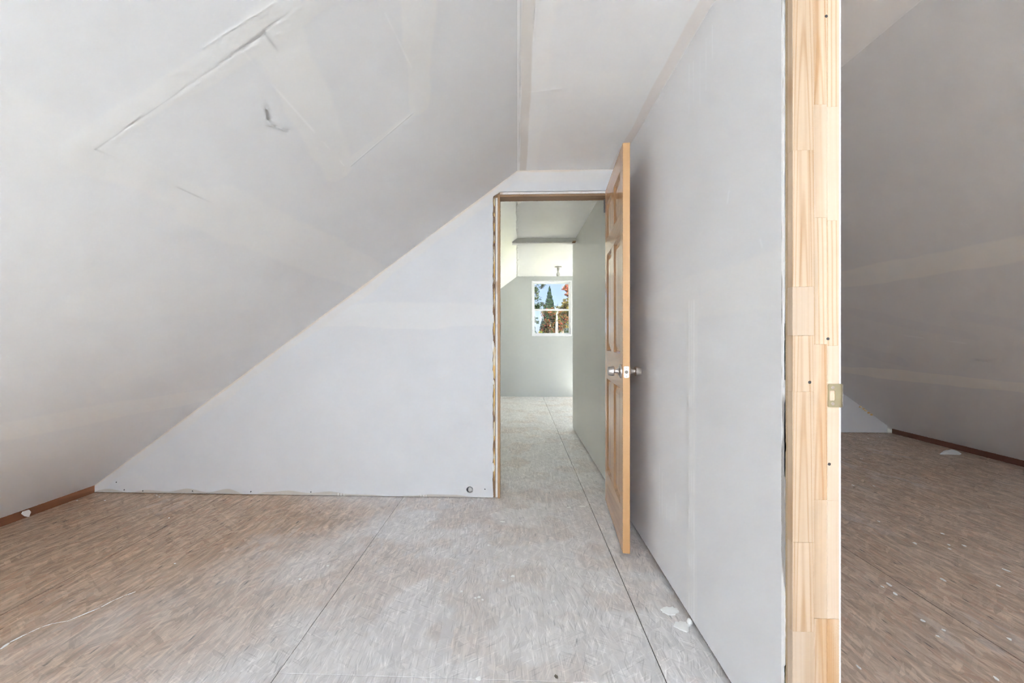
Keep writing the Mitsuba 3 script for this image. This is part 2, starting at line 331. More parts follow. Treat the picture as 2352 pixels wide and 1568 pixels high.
# ------------------------------------------------------------------ floor: OSB panels on a dark deck
f = struct('floor', box(-3.25, 4.55, YB - 0.15, YE + 0.15, -0.30, -0.016), 'mat_sill_dark', 'subfloor of worn strand board panels, dusty grey where it is walked on', 'floor')
rng = np.random.default_rng(4)
cols = [-3.22, -1.9975, -0.775, 0.4475 + 0.0225, 1.6925, 2.915, 4.1375, 4.5]
cols = [-3.25, -2.02, -0.775, 0.47, 1.6925, 2.915, 4.1375, 4.55]
for i in range(len(cols) - 1):
    start = 2.60 if i % 2 == 1 or i == 1 else 1.38
    ci = math.floor((0.5 * (cols[i] + cols[i + 1]) - 0.47) / 1.2225)
    start = 2.60 if ci % 2 == 0 else 1.38
    if ci == -2: start = 2.56
    ys = [start + 2.44 * k for k in range(-3, 5)]
    ys = [YB - 0.1] + [y for y in ys if YB < y < YE] + [YE + 0.1]
    for y0, y1 in zip(ys[:-1], ys[1:]):
        dz = rng.uniform(-0.0008, 0.0)
        gl, gr = [0.0015 if abs(q - 0.47) < 0.01 else 0.0011 if abs(q + 0.775) < 0.01 else 0.0019 for q in cols[i:i + 2]]
        g = 0.0006
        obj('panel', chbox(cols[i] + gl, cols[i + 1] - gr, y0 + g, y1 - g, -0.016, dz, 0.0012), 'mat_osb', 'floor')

# ------------------------------------------------------------------ shell
def slab_on(x0, z0, x1, z1, y0, y1, th, holes=()):
    """a thick slab whose inner face is the line (x0, z0)-(x1, z1) swept along y, with rectangular openings (s0, s1, ya, yb), s along the line"""
    L = math.hypot(x1 - x0, z1 - z0)
    poly = sbox(0, y0, L, y1)
    for s0, s1, ya, yb in holes:
        poly = poly.difference(sbox(s0, ya, s1, yb))
    m = trimesh.creation.extrude_polygon(poly, th, engine='earcut')
    e = np.array([(x1 - x0) / L, 0, (z1 - z0) / L])
    up = np.array([0, 1.0, 0])
    nrm = np.cross(e, up)
    M = np.eye(4)
    M[:3, 0], M[:3, 1], M[:3, 2], M[:3, 3] = e, up, nrm, [x0, 0, z0]
    m.apply_transform(M)
    return m


# left slope: from the eave up to the flat ceiling (outward normal up and left)
LL = lambda x: (x + 3.12) * math.hypot(1, PL)
ADDED_ROOF = [(-2.5, -0.75, -2.48, -1.66), (-2.5, -0.75, -1.52, -0.72)]   # roof windows added for sunlight in the left slope: x0, x1, y0, y1
struct('wall_left', slab_on(-3.12, zl(-3.12), 0.0, CEIL, YB - 0.1, YF + 0.05, 0.14, [(LL(a), LL(b), c, d) for a, b, c, d in ADDED_ROOF]), 'mat_slope_left', 'white plasterboard roof slope with taped seams on the left of the attic', 'sloped wall')
obj('hall_board', slab_on(-3.12, zl(-3.12), 0.0, CEIL, YF + 0.05, YE + 0.1, 0.14), 'mat_hall_board', 'wall_left', label='glossy white board along the far hall')
struct('wall_right', slab_on(CR, CEIL, 4.42, zr(4.42), YB - 0.1, YE + 0.1, 0.14, [((1.90 - CR) * math.hypot(1, PR), (3.6 - CR) * math.hypot(1, PR), 5.27, 7.85)]), 'mat_slope_right', 'grey plasterboard roof slope of the dim room on the right', 'sloped wall')
c = struct('ceiling', box(-0.01, CR + 0.01, YB - 0.1, YF + 0.05, CEIL, CEIL + 0.14), 'mat_ceiling', 'narrow flat white ceiling with a stained tape joint along the slope', 'ceiling')
obj('hall_board', box(-0.01, CR + 0.01, YF + 0.05, YE + 0.1, CEIL, CEIL + 0.14), 'mat_hall_board', 'ceiling', label='glossy white board over the far hall')

# partition with a doorway into the right room
def wall_box(x0, x1, y0, y1, z0, z1): return box(x0, x1, y0, y1, z0, z1)


p1 = box(WX, WX + 0.012, 1.1135, YF, 0.021, CEIL)
struct('wall_partition', p1, 'mat_partition', 'tall white plasterboard partition behind the open wooden door', 'wall')
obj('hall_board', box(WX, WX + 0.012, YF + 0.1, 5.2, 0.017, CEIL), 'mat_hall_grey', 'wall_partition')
obj('room_board', box(0.776, 0.788, 1.092, 5.2, 0.005, CEIL), 'mat_partition', 'wall_partition')
obj('near_board', box(WX, 0.788, YB, 0.28, 0.0, CEIL), 'mat_partition', 'wall_partition')
obj('lintel_board', box(WX, 0.788, 0.28, 1.12, 2.07, CEIL), 'mat_partition', 'wall_partition')
obj('end_board', box(WX, 0.788, 5.2, 5.212, 0.013, CEIL), 'mat_partition', 'wall_partition')
obj('sole_plate', box(WX + 0.0122, 0.776, 1.115, 5.2, 0.0, 0.04), 'mat_sill_dark', 'wall_partition', label='dark sole plate in the gap under the board')
obj('stud', box(WX + 0.0122, 0.776, 1.0925, 1.130, 0.04, 2.09), 'mat_stud', 'wall_partition')
# torn board edge beside the jamb
rng = np.random.default_rng(8)
zs = np.arange(0.013, 2.2, 0.012)
lf = 1.1065 + 0.0035 * (np.random.default_rng(3).random(len(zs)) - 0.5) - 0.004 * (np.sin(zs * 3.1) > 0.75)
v = [];
for z, y in zip(zs, lf):
    v += [[WX - 0.0006, y, z], [WX - 0.0006, 1.1140, z], [WX + 0.009, 1.1140, z], [WX + 0.009, y + 0.002, z]]
fc = []
for i in range(len(zs) - 1):
    for k in range(4):
        a, b = 4 * i + k, 4 * i + (k + 1) % 4
        fc += [[a, b, b + 4], [a, b + 4, a + 4]]
fc += [[0, 2, 1], [0, 3, 2], [4 * len(zs) - 4, 4 * len(zs) - 3, 4 * len(zs) - 2], [4 * len(zs) - 4, 4 * len(zs) - 2, 4 * len(zs) - 1]]
m = trimesh.Trimesh(np.array(v), np.array(fc), process=False); m.fix_normals()
obj('torn_edge', m, 'mat_board_edge', 'wall_partition', label='ragged white board edge left bare of tape')
for z0, z1 in ((0.22, 0.36), (0.42, 0.50), (0.62, 0.66), (0.72, 0.93), (0.98, 1.12)):
    zz = np.arange(z0, z1, 0.01)
    w = (0.0015 + 0.0045 * np.random.default_rng(int(z0 * 100)).random(len(zz))) * np.minimum(1, 0.3 + 8 * np.minimum(zz - z0, z1 - zz))
    vv, ff = [], []
    for z, ww in zip(zz, w):
        vv += [[WX + 0.0025, 1.1062 - ww, z], [WX + 0.0025, 1.1062, z]]
    for i in range(len(zz) - 1):
        a = 2 * i
        ff += [[a, a + 1, a + 3], [a, a + 3, a + 2]]
    n0 = len(vv)
    vv += [[q[0] + 0.001, q[1], q[2]] for q in vv]
    ff += [[a + n0, c_ + n0, b + n0] for a, b, c_ in ff]
    obj('paper_scrap', trimesh.Trimesh(np.array(vv), np.array(ff), process=False), 'mat_paper_scrap', 'wall_partition')

# front wall around the hall doorway
JL, JR, HEAD = -0.132, 0.629, 2.049
room = [(XL - 0.004, zl(XL - 0.004) + 0.004), (0, CEIL + 0.006), (WX + 0.001, CEIL + 0.006), (WX + 0.001, 0.004), (XL - 0.004, 0.004)]
rag = np.random.default_rng(5)
left_edge = [(-0.164 + rag.uniform(-0.0035, 0.0035), z) for z in np.arange(0.0, 2.06, 0.03)]
notch = Polygon(left_edge + [(-0.115, 2.0685), (JR + 0.02, 2.0685), (JR + 0.02, -0.1), (-0.164, -0.1)])
front = Polygon(room).difference(notch).difference(Point(-0.321, 0.055).buffer(0.0225, 16)).buffer(0)
struct('wall_front', prism(front, YF, YF + 0.0125), 'mat_front', 'white end wall under the slope with the hall doorway at its right', 'wall')
rear = Polygon([(XL - 0.004, zl(XL - 0.004) + 0.004), (0, CEIL + 0.003), (WX, CEIL + 0.003), (WX, 0.004), (XL - 0.004, 0.004)]).difference(sbox(-0.13, -0.1, JR, 2.045))
obj('hall_board', prism(rear, YF + 0.095, YF + 0.107), 'mat_hall_board', 'wall_front')
obj('stud', box(-0.20, -0.1325, YF + 0.016, YF + 0.094, 0.0, 2.12), 'mat_stud', 'wall_front', label='dark stud showing in the gap at the doorway')
obj('header_stud', box(-0.20, JR + 0.03, YF + 0.016, YF + 0.094, 2.052, 2.20), 'mat_stud', 'wall_front')
obj('header_strip', chbox(-0.118, JR + 0.02, YF + 0.001, YF + 0.015, 2.0505, 2.066, 0.001), 'mat_stained_paint', 'wall_front', label='pale plaster-smeared strip above the door head')
hole = lathe([(0.0001, 0.0), (0.018, 0.0), (0.018, 0.008), (0.012, 0.012), (0.0001, 0.013)], 20)
hole.apply_transform(trimesh.transformations.rotation_matrix(math.pi / 2, [1, 0, 0])); hole.apply_translation([-0.3195, YF + 0.0245, 0.0515])
obj('plug', hole, 'mat_plug', 'wall_front', label='white filler in the round cable hole')
for x, z in ((-2.608, 0.016), (-2.252, 0.02), (-1.838, 0.022), (-1.416, 0.025), (-0.218, 0.06), (-2.743, 0.022), (-2.80, 0.075)):
    s = lathe([(0.0001, 0), (0.0045, 0), (0.0045, 0.0006), (0.0001, 0.0012)], 12)
    s.apply_transform(trimesh.transformations.rotation_matrix(math.pi / 2, [1, 0, 0])); s.apply_translation([x, YF + 0.0002, z])
    obj('screw', s, 'mat_screw', 'wall_front', label='dark screw head in the foot of the wall')
for x in (-1.225, -1.205, -1.185, -0.655, -0.635, -0.617):
    d = blob(0.003, 0.003, 0.011, int(-x * 1000), 0.2, 1); d.apply_translation([x, YF - 0.001, 0.010])
    obj('drip', d, 'mat_plaster', 'wall_front', smooth=True, label='white drip of compound over the foot of the wall')

# end wall of the right room, gables with window openings
def gable(y0, y1, holes):
    poly = Polygon([(-3.12, zl(-3.12) + 0.03), (0, CEIL + 0.03), (CR, CEIL + 0.03), (4.42, zr(4.42) + 0.03), (4.42, -0.2), (-3.12, -0.2)])
    for h in holes: poly = poly.difference(sbox(*h))
    return prism(poly, y0, y1)


re = Polygon([(0.788, 0.006), (0.788, CEIL), (CR, CEIL + 0.004), (4.20, zr(4.20) + 0.004), (4.20, 0.006)])
struct('wall_right_end', prism(re, 5.11, 5.19), 'mat_slope_right', 'small grey end wall tapering under the slope of the right room', 'wall')
for x in (3.90, 3.93, 3.955, 3.99, 4.02):
    d = blob(0.014, 0.012, 0.010, int(x * 100), 0.3, 1); d.apply_translation([x, 5.104, zr(x) - 0.012])
    obj('compound_lump', d, 'mat_foam', 'wall_right_end', smooth=True, label='dried lump of compound in the slope corner')
WIN1 = (0.268, 1.113, 1.0, 2.128)                     # far window: x0, z0, x1, z1
WIN2 = (-0.20, 0.75, 0.55, 2.00)                      # rear window of the main room, behind the viewer
WIN3 = (1.00, 0.45, 2.00, 1.70)                      # rear window of the right room
struct('wall_far', gable(YE, YE + 0.15, [WIN1]), 'mat_far', 'pale grey gable wall at the end of the hall around the small window', 'wall')
struct('wall_rear', gable(YB - 0.15, YB, [WIN2, WIN3]), 'mat_ceiling', 'white gable wall with windows behind the viewer', 'wall')

# eave boards
m = trimesh.creation.box(extents=[0.02, YF - YB, 0.052]); m.apply_translation([XL + 0.003, (YF + YB) / 2, 0.027])
b = struct('baseboard_left', m, 'mat_red_wood', 'reddish brown board showing under the left slope', 'board')
m = trimesh.creation.box(extents=[0.02, 5.1 - YB, 0.055]); m.apply_translation([XR + 0.004, (5.1 + YB) / 2, 0.0285])
struct('baseboard_right', m, 'mat_dark_red_wood', 'dark red board showing under the right slope', 'board')

# ------------------------------------------------------------------ jambs of the hall doorway
fr = 'trim_1'
DB = 'mat_jamb_wood'
obj('side_jamb', chbox(JL, JL + 0.015, YF - 0.001, YF + 0.1, 0.0, HEAD, 0.0008), DB, fr)
obj('side_jamb', chbox(0.6145, JR, YF - 0.001, YF + 0.1, 0.0, HEAD, 0.0008), DB, fr)
obj('head_jamb', chbox(JL + 0.0155, 0.614, YF - 0.001, YF + 0.1, 2.034, HEAD, 0.0008), 'mat_dark_wood', fr)
obj('side_casing', chbox(-0.147, JL - 0.0005, YF + 0.006, YF + 0.016, 0.004, 2.03, 0.0008), 'mat_stained_paint', fr, label='narrow plaster-smeared strip beside the jamb')
rng = np.random.default_rng(12)
z = 2.01
for z0, z1, w in ((1.97, 2.03, 0.006), (1.90, 1.93, 0.004), (1.80, 1.86, 0.004), (1.72, 1.78, 0.004), (1.45, 1.70, 0.005), (1.28, 1.42, 0.004), (1.10, 1.20, 0.005), (0.96, 1.03, 0.0105), (0.80, 0.98, 0.009), (0.55, 0.80, 0.006), (0.38, 0.52, 0.006), (0.12, 0.34, 0.005)):
    mm = blob(w, w * 1.1, (z1 - z0) / 2, int(z0 * 100), 0.35, 2, 2.2)
    mm.apply_translation([-0.1555, YF + 0.006, (z0 + z1) / 2])
    obj('foam_bead', mm, 'mat_foam', fr, smooth=True, label='yellow bead of expanding foam')
for z0, z1, w in ((0.985, 1.06, 0.009), (0.765, 0.80, 0.008), (0.18, 0.24, 0.008), (1.18, 1.24, 0.006)):
    mm = blob(w, w * 0.7, (z1 - z0) / 2, int(z0 * 100) + 7, 0.35, 2, 2.2)
    mm.apply_translation([-0.163, YF + 0.001, (z0 + z1) / 2])
    obj('plaster_smear', mm, 'mat_plaster', fr, smooth=True)
tag(fr, 'brown door frame with gaps of yellow foam at the hall doorway', 'door frame', kind='structure')

# ------------------------------------------------------------------ pine jamb at the end of the partition
jb = 'trim_2'
YJ = 1.083
cut = [2.03, 1.534, 1.207, 1.090, 0.955, 0.594, 0.380, 0.0]
for i in range(7):
    obj('stop_piece', chbox(0.6602, 0.7105, 1.071 - 0.0004 * (i % 2), 1.0905, cut[i + 1] + 0.0001, cut[i] - 0.0001, 0.0003), f'mat_pine_{(0, 2, 3, 2, 0, 2, 3)[i]}', jb)
for x0, x1, cut, mats in ((0.7108, 0.7488, [2.03, 1.649, 1.375, 1.069, 0.692, 0.405, 0.0], (2, 3, 1, 0, 3, 2)), (0.7489, 0.7775, [2.03, 1.643, 1.368, 1.065, 0.691, 0.405, 0.0], (1, 3, 1, 3, 3, 0))):
    for i in range(6):
        obj('jamb_piece', chbox(x0, x1, YJ - 0.0003 * (i % 2), 1.0905, cut[i + 1] + 0.0001, cut[i] - 0.0001, 0.0003), f'mat_pine_{mats[i]}', jb)
obj('edge_lath', chbox(0.6612, 0.668, 1.0915, 1.0975, 0.0, 2.07, 0.0008), 'mat_edge_wood', jb)
obj('edge_lath', chbox(0.6632, 0.670, 1.098, 1.1045, 0.0, 2.07, 0.0008), 'mat_edge_wood', jb)
obj('head_piece', chbox(0.6602, 0.7775, 0.29, 1.0905, 2.031, 2.049, 0.0008), 'mat_pine_1', jb)
obj('side_piece', chbox(0.6602, 0.7775, 0.281, 0.30, 0.0, 2.03, 0.0008), 'mat_pine_2', jb)
for x, y, z in ((0.747, YJ, 1.862), (0.751, YJ, 1.082), (0.754, YJ, 0.779), (0.700, 1.071, 0.978)):
    s = lathe([(0.0001, 0), (0.0028, 0), (0.0036, 0.0004), (0.0036, 0.0009), (0.0001, 0.0009)], 14)
    s.apply_transform(trimesh.transformations.rotation_matrix(math.pi / 2, [1, 0, 0])); s.apply_translation([x, y + 0.0001, z])
    obj('screw', s, 'mat_screw', jb, label='dark screw head')
tag(jb, 'raw finger-jointed pine door jamb with a brass strike plate', 'door frame', kind='structure')
# strike plate with its curved lip
zc = 0.945
pl = sbox(0.750, zc - 0.0285, 0.7785, zc + 0.0285).buffer(-0.004).buffer(0.004).union(sbox(0.765, zc - 0.0285, 0.7785, zc + 0.0285))
pl = pl.difference(sbox(0.7535, zc - 0.012, 0.7665, zc + 0.012).buffer(-0.002).buffer(0.002))
plate = prism(pl, YJ - 0.0026, YJ - 0.0006)
lip = []
ang = np.linspace(0, 1.15, 8)
prof = [(0.7785 + 0.011 * math.sin(a), YJ - 0.0026 + 0.011 * (1 - math.cos(a))) for a in ang]
h = [0.0285 - 0.0035 * (k / 7) ** 2 for k in range(8)]
vv, ff = [], []
for (x, y), hh in zip(prof, h):
    vv += [[x, y, zc - hh], [x, y, zc + hh], [x - 0.0005, y + 0.002, zc + hh], [x - 0.0005, y + 0.002, zc - hh]]
for i in range(7):
    for k in range(4):
        a, b_ = 4 * i + k, 4 * i + (k + 1) % 4
        ff += [[a, b_, b_ + 4], [a, b_ + 4, a + 4]]
ff += [[28, 29, 30], [28, 30, 31], [0, 2, 1], [0, 3, 2]]
lm = trimesh.Trimesh(np.array(vv), np.array(ff), process=False); lm.fix_normals()
sp = obj('strike_plate', cat([plate, lm]), 'mat_brass', jb, label='brass strike plate with a curved lip')
(xe, ye), he = prof[-1], h[-1]
rim = chbox(xe - 0.0012, xe + 0.0008, ye - 0.0006, ye + 0.0022, zc - he - 0.001, zc + he + 0.001, 0.0005)
obj('lip_highlight', rim, 'mat_chrome', sp, label='pale rim standing in for the highlight on the lip')  # brighter metal strip stands in for the highlight along the lip
for dz in (0.0195, -0.0195):
    s = lathe([(0.0001, 0.0012), (0.0016, 0.0012), (0.0020, 0.0003), (0.0036, 0.0), (0.0038, 0.0014), (0.0001, 0.0016)], 16)
    s.apply_transform(trimesh.transformations.rotation_matrix(math.pi / 2, [1, 0, 0])); s.apply_translation([0.7605, YJ - 0.0024, zc + dz])
    obj('screw', s, 'mat_nickel', sp)
obj('recess', box(0.7538, 0.7662, YJ - 0.0002, YJ + 0.0005, zc - 0.0118, zc + 0.0118), 'mat_pine_0', sp)

# ------------------------------------------------------------------ open six-panel door
P0 = np.array([0.578, 2.885]); P1 = np.array([0.5205, 2.170])
e = (P1 - P0) / np.linalg.norm(P1 - P0); nn = np.array([-e[1], e[0]])
if nn[0] < 0: nn = -nn
DM = np.eye(4)
DM[:2, 0], DM[:2, 1], DM[:2, 3] = e, nn, P0           # local: x along the leaf from the hinge, y through it, z up
if np.linalg.det(DM[:3, :3]) < 0: FLIP = True
else: FLIP = False


def to_door(m):
    m = m.copy(); m.apply_transform(DM)
    return m


W, TH, Z0, Z1 = 0.7165, 0.035, 0.02, 2.046
rows = [(0.235, 0.825), (1.003, 1.612), (1.718, 1.938)]
cs = [(0.078, 0.297), (0.397, 0.628)]
D = 'door_1'
obj('stile', to_door(chbox(0, cs[0][0], 0, TH, Z0, Z1, 0.0015)), 'mat_oak', D)
obj('stile', to_door(chbox(cs[1][1], W, 0, TH, Z0, Z1, 0.0015)), 'mat_oak', D)
zs = [(Z0, rows[0][0]), (rows[0][1], rows[1][0]), (rows[1][1], rows[2][0]), (rows[2][1], Z1)]
for a, b_ in zs:
    obj('rail', to_door(chbox(cs[0][0], cs[1][1], 0.0002, TH - 0.0002, a, b_, 0.0008)), 'mat_oak_rail', D)
for a, b_ in rows:
    obj('mullion', to_door(chbox(cs[0][1], cs[1][0], 0.0002, TH - 0.0002, a, b_, 0.0008)), 'mat_oak', D)
for a, b_ in rows:
    for c0, c1 in cs:
        d0, d1 = 0.012, TH - 0.012                     # depth of the flat, then a raised field
        pts = []
        rim = [(c0, a), (c1, a), (c1, b_), (c0, b_)]
        ins = lambda q: [(c0 + q, a + q), (c1 - q, a + q), (c1 - q, b_ - q), (c0 + q, b_ - q)]
        rings = [[(x, 0.0015, z) for x, z in rim], [(x, d0, z) for x, z in ins(0.011)], [(x, d0, z) for x, z in ins(0.017)], [(x, 0.006, z) for x, z in ins(0.045)]]
        rings2 = [[(x, TH - y, z) for x, y, z in r] for r in rings]
        V, F = [], []
        for rr, flip in ((rings, False), (rings2, True)):
            base = len(V)
            for r in rr: V += r
            for i in range(len(rr) - 1):
                for k in range(4):
                    q = [base + 4 * i + k, base + 4 * i + (k + 1) % 4, base + 4 * i + 4 + (k + 1) % 4, base + 4 * i + 4 + k]
                    F += [[q[0], q[1], q[2]], [q[0], q[2], q[3]]]
            t = base + 4 * (len(rr) - 1)
            F += [[t, t + 1, t + 2], [t, t + 2, t + 3]]
        for k in range(4):
            q = [k, (k + 1) % 4, 16 + (k + 1) % 4, 16 + k]
            F += [[q[0], q[1], q[2]], [q[0], q[2], q[3]]]
        pm = trimesh.Trimesh(np.array(V), np.array(F), process=True); pm.fix_normals()
        obj('panel', to_door(pm), 'mat_oak', D)
obj('lock_edge', to_door(chbox(W, W + 0.0012, 0.0006, TH - 0.0006, Z0 + 0.001, Z1 - 0.001, 0.0004)), 'mat_oak_edge', D, label='pale raw wood of the lock edge')
# knobs
KZ, KS = 0.915, W - 0.060
kp = [(0.0001, 0.0655), (0.013, 0.0655), (0.0195, 0.0635), (0.0215, 0.060), (0.0245, 0.046), (0.0248, 0.038), (0.0225, 0.0345), (0.0115, 0.033), (0.0105, 0.026), (0.0125, 0.016), (0.0155, 0.0115)]
rp = [(0.0155, 0.0115), (0.026, 0.0095), (0.0325, 0.006), (0.034, 0.0025), (0.034, 0.0), (0.0001, 0.0)]
for side in (0, 1):
    kn, ro = lathe(kp[::-1] + [], 40), lathe([(0.0001, 0.0116)] + rp, 40)
    kn = lathe([(0.0001, 0.0115)] + kp[::-1], 40)
    M = np.eye(4)
    if side == 0: M[:3, :3] = np.array([[1, 0, 0], [0, 0, -1], [0, 1, 0]]); M[:3, 3] = [KS, 0, KZ]
    else: M[:3, :3] = np.array([[1, 0, 0], [0, 0, 1], [0, -1, 0]]); M[:3, 3] = [KS, TH, KZ]
    for m_ in (kn, ro):
        m_.fix_normals(); m_.apply_transform(M)
    kk = obj('knob', to_door(kn), 'mat_nickel', D, smooth=35, label='brushed nickel door knob')
    obj('rose', to_door(ro), 'mat_nickel', kk, smooth=35)
# latch plate on the lock edge
lp = sbox(0.0048, KZ - 0.0285, TH - 0.0048, KZ + 0.0285).buffer(-0.006).buffer(0.006)
lp = lp.difference(Point(TH / 2, KZ).buffer(0.0085, 12))
lpm = trimesh.creation.extrude_polygon(lp, 0.0018, engine='earcut')
lpm.apply_transform(np.array([[0, 0, 1, W + 0.0013], [1, 0, 0, 0], [0, 1, 0, 0], [0, 0, 0, 1.0]])); lpm.fix_normals()
lk = obj('latch_plate', to_door(lpm), 'mat_chrome', D, label='bright latch face plate')
bolt = Point(TH / 2, KZ).buffer(0.0075, 12).intersection(sbox(0.0105, KZ - 0.02, TH, KZ + 0.02))
bm = trimesh.creation.extrude_polygon(bolt, 0.0024, engine='earcut')
bm.apply_transform(np.array([[0, 0, 1, W + 0.0012], [1, 0, 0, 0], [0, 1, 0, 0], [0, 0, 0, 1.0]])); bm.fix_normals()
obj('bolt', to_door(bm), 'mat_bolt', lk)
for dz in (0.0195, -0.0195):
    s = lathe([(0.0001, 0.0), (0.0035, 0.0), (0.0035, 0.0006), (0.0001, 0.001)], 14)
    s.apply_transform(trimesh.transformations.rotation_matrix(math.pi / 2, [0, 1, 0])); s.apply_translation([W + 0.0031, TH / 2, KZ + dz])
    obj('screw', to_door(s), 'mat_nickel', lk)
for hz in (1.95, 1.06, 0.24):
    hm = cat([trimesh.creation.cylinder(radius=0.006, height=0.088, sections=14), box(-0.003, -0.001, 0.002, 0.033, -0.044, 0.044)])
    hm.apply_translation([-0.006, TH + 0.002, hz])
    hm2 = box(-0.0035, -0.0005, -0.010 if hz > 1.5 else 0.003, TH, hz - 0.044, hz + 0.044)
    obj('hinge', to_door(cat([hm, hm2])), 'mat_screw', D, label='dark butt hinge')
tag(D, 'varnished wooden six-panel door standing open against the partition', 'door', kind='structure')

# ------------------------------------------------------------------ windows
def window(name, label, x0, z0, x1, z1, y, sign, sash=True, mat='mat_vinyl'):
    """a hung window set in a gable at y; sign +1 = inside lies at smaller y"""
    k = name
    def ring(a0, b0, a1, b1, w, ya, yb):
        return prism(sbox(a0, b0, a1, b1).difference(sbox(a0 + w, b0 + w, a1 - w, b1 - w)), min(ya, yb), max(ya, yb))
    obj('frame', ring(x0, z0, x1, z1, 0.022, y - sign * 0.008, y + sign * 0.10), mat, k)
    zm = z0 + (z1 - z0) * 0.47
    a = obj('sash', ring(x0 + 0.022, zm - 0.012, x1 - 0.022, z1 - 0.022, 0.030, y + sign * 0.055, y + sign * 0.08), mat, k)
    obj('pane', box(x0 + 0.05, x1 - 0.05, y + sign * 0.067 - 0.0005, y + sign * 0.067 + 0.0005, zm + 0.016, z1 - 0.05) if False else quad(x0 + 0.05, x1 - 0.05, y + sign * 0.067, zm + 0.016, z1 - 0.05), 'mat_pane', a)
    a = obj('sash', ring(x0 + 0.022, z0 + 0.022, x1 - 0.022, zm + 0.020, 0.032, y + sign * 0.022, y + sign * 0.047), mat, k)
    obj('pane', quad(x0 + 0.052, x1 - 0.052, y + sign * 0.035, z0 + 0.052, zm - 0.010), 'mat_pane', a)
    tag(k, label, 'window', kind='structure')


def quad(x0, x1, y, z0, z1):
    return (np.array([[x0, y, z0], [x1, y, z0], [x1, y, z1], [x0, y, z1]]), np.array([[0, 1, 2], [0, 2, 3]]))


window('window_1', 'white two-sash window at the end of the hall showing autumn trees', *WIN1[:2], *WIN1[2:], YE, 1)
window('window_2', 'wide white window in the gable behind the viewer', *WIN2, YB, -1)
window('window_3', 'small white window in the rear gable of the right room', *WIN3, YB, -1)
# unseen roof windows added for sunlight: two in the left slope behind the viewer, one in the right slope over the far room
def added_roof_window(k, M, sa, sb, ya, yb, label):
    rf = trimesh.creation.extrude_polygon(sbox(sa, ya, sb, yb).difference(sbox(sa + 0.03, ya + 0.03, sb - 0.03, yb - 0.03)), 0.17, engine='earcut')
    rf.apply_transform(M); obj('frame', rf, 'mat_vinyl', k)
    q = trimesh.Trimesh(np.array([[sa + 0.02, ya + 0.02, 0.1], [sb - 0.02, ya + 0.02, 0.1], [sb - 0.02, yb - 0.02, 0.1], [sa + 0.02, yb - 0.02, 0.1]]), np.array([[0, 1, 2], [0, 2, 3]]), process=False)
    q.apply_transform(M); obj('pane', q, 'mat_pane', k)
    tag(k, label, 'window', kind='structure')


ML, MR = np.eye(4), np.eye(4)
hl, hr = math.hypot(1, PL), math.hypot(1, PR)
ML[:3, 0], ML[:3, 1], ML[:3, 2], ML[:3, 3] = [1 / hl, 0, PL / hl], [0, 1, 0], [-PL / hl, 0, 1 / hl], [-3.12, 0, zl(-3.12)]
MR[:3, 0], MR[:3, 1], MR[:3, 2], MR[:3, 3] = [1 / hr, 0, -PR / hr], [0, 1, 0], [PR / hr, 0, 1 / hr], [CR, 0, CEIL]
for i, (xa, xb, ya, yb) in enumerate(ADDED_ROOF):
    added_roof_window(f'window_{4 + i}', ML, LL(xa), LL(xb), ya, yb, ('added unseen roof window in the left slope by the rear gable', 'added unseen roof window in the left slope behind the viewer')[i])
added_roof_window('window_6', MR, (1.90 - CR) * hr, (3.6 - CR) * hr, 5.27, 7.85, 'added unseen roof window in the right slope over the far room')

# ------------------------------------------------------------------ hall: stub of a removed wall, compound bead, lamp
bmz = 2.165
t3 = 'trim_3'
poly = Polygon([((bmz - CEIL) / PL - 0.005, bmz), (WX, bmz), (WX, CEIL + 0.004), (-0.001, CEIL + 0.004)])
obj('front_board', prism(poly, 4.935, 4.950), 'mat_hall_grey', t3)  # greyer board stands in for shade on the face turned from the window
obj('rear_board', prism(poly, 4.995, 5.085), 'mat_hall_board', t3)
pl2 = Polygon([((bmz - CEIL) / PL + 0.004, bmz + 0.010), (WX, bmz + 0.010), (WX, CEIL), (0.0, CEIL)])
obj('plate', prism(pl2, 4.9505, 4.9945), 'mat_stud', t3, label='bare brown timber between the boards')
obj('end_block', box(0.625, WX, 4.9345, 5.0, bmz - 0.002, bmz + 0.012), 'mat_stud', t3)
tag(t3, 'low boxed beam across the hall ceiling with a brown timber strip', 'beam', kind='structure')
rng = np.random.default_rng(21)
for y0 in np.arange(3.1, 7.9, 0.16):
    if 4.85 < y0 < 5.1: continue
    mm = blob(0.012 + 0.012 * rng.random(), 0.06 + 0.07 * rng.random(), 0.006 + 0.006 * rng.random(), int(y0 * 100), 0.7, 3, 3.5)
    mm.apply_translation([0.0 + rng.uniform(-0.008, 0.012), y0, CEIL - 0.003])
    obj('compound_lump', mm, 'mat_hall_board', 'ceiling', smooth=True, label='rough lump of joint compound along the hall corner')

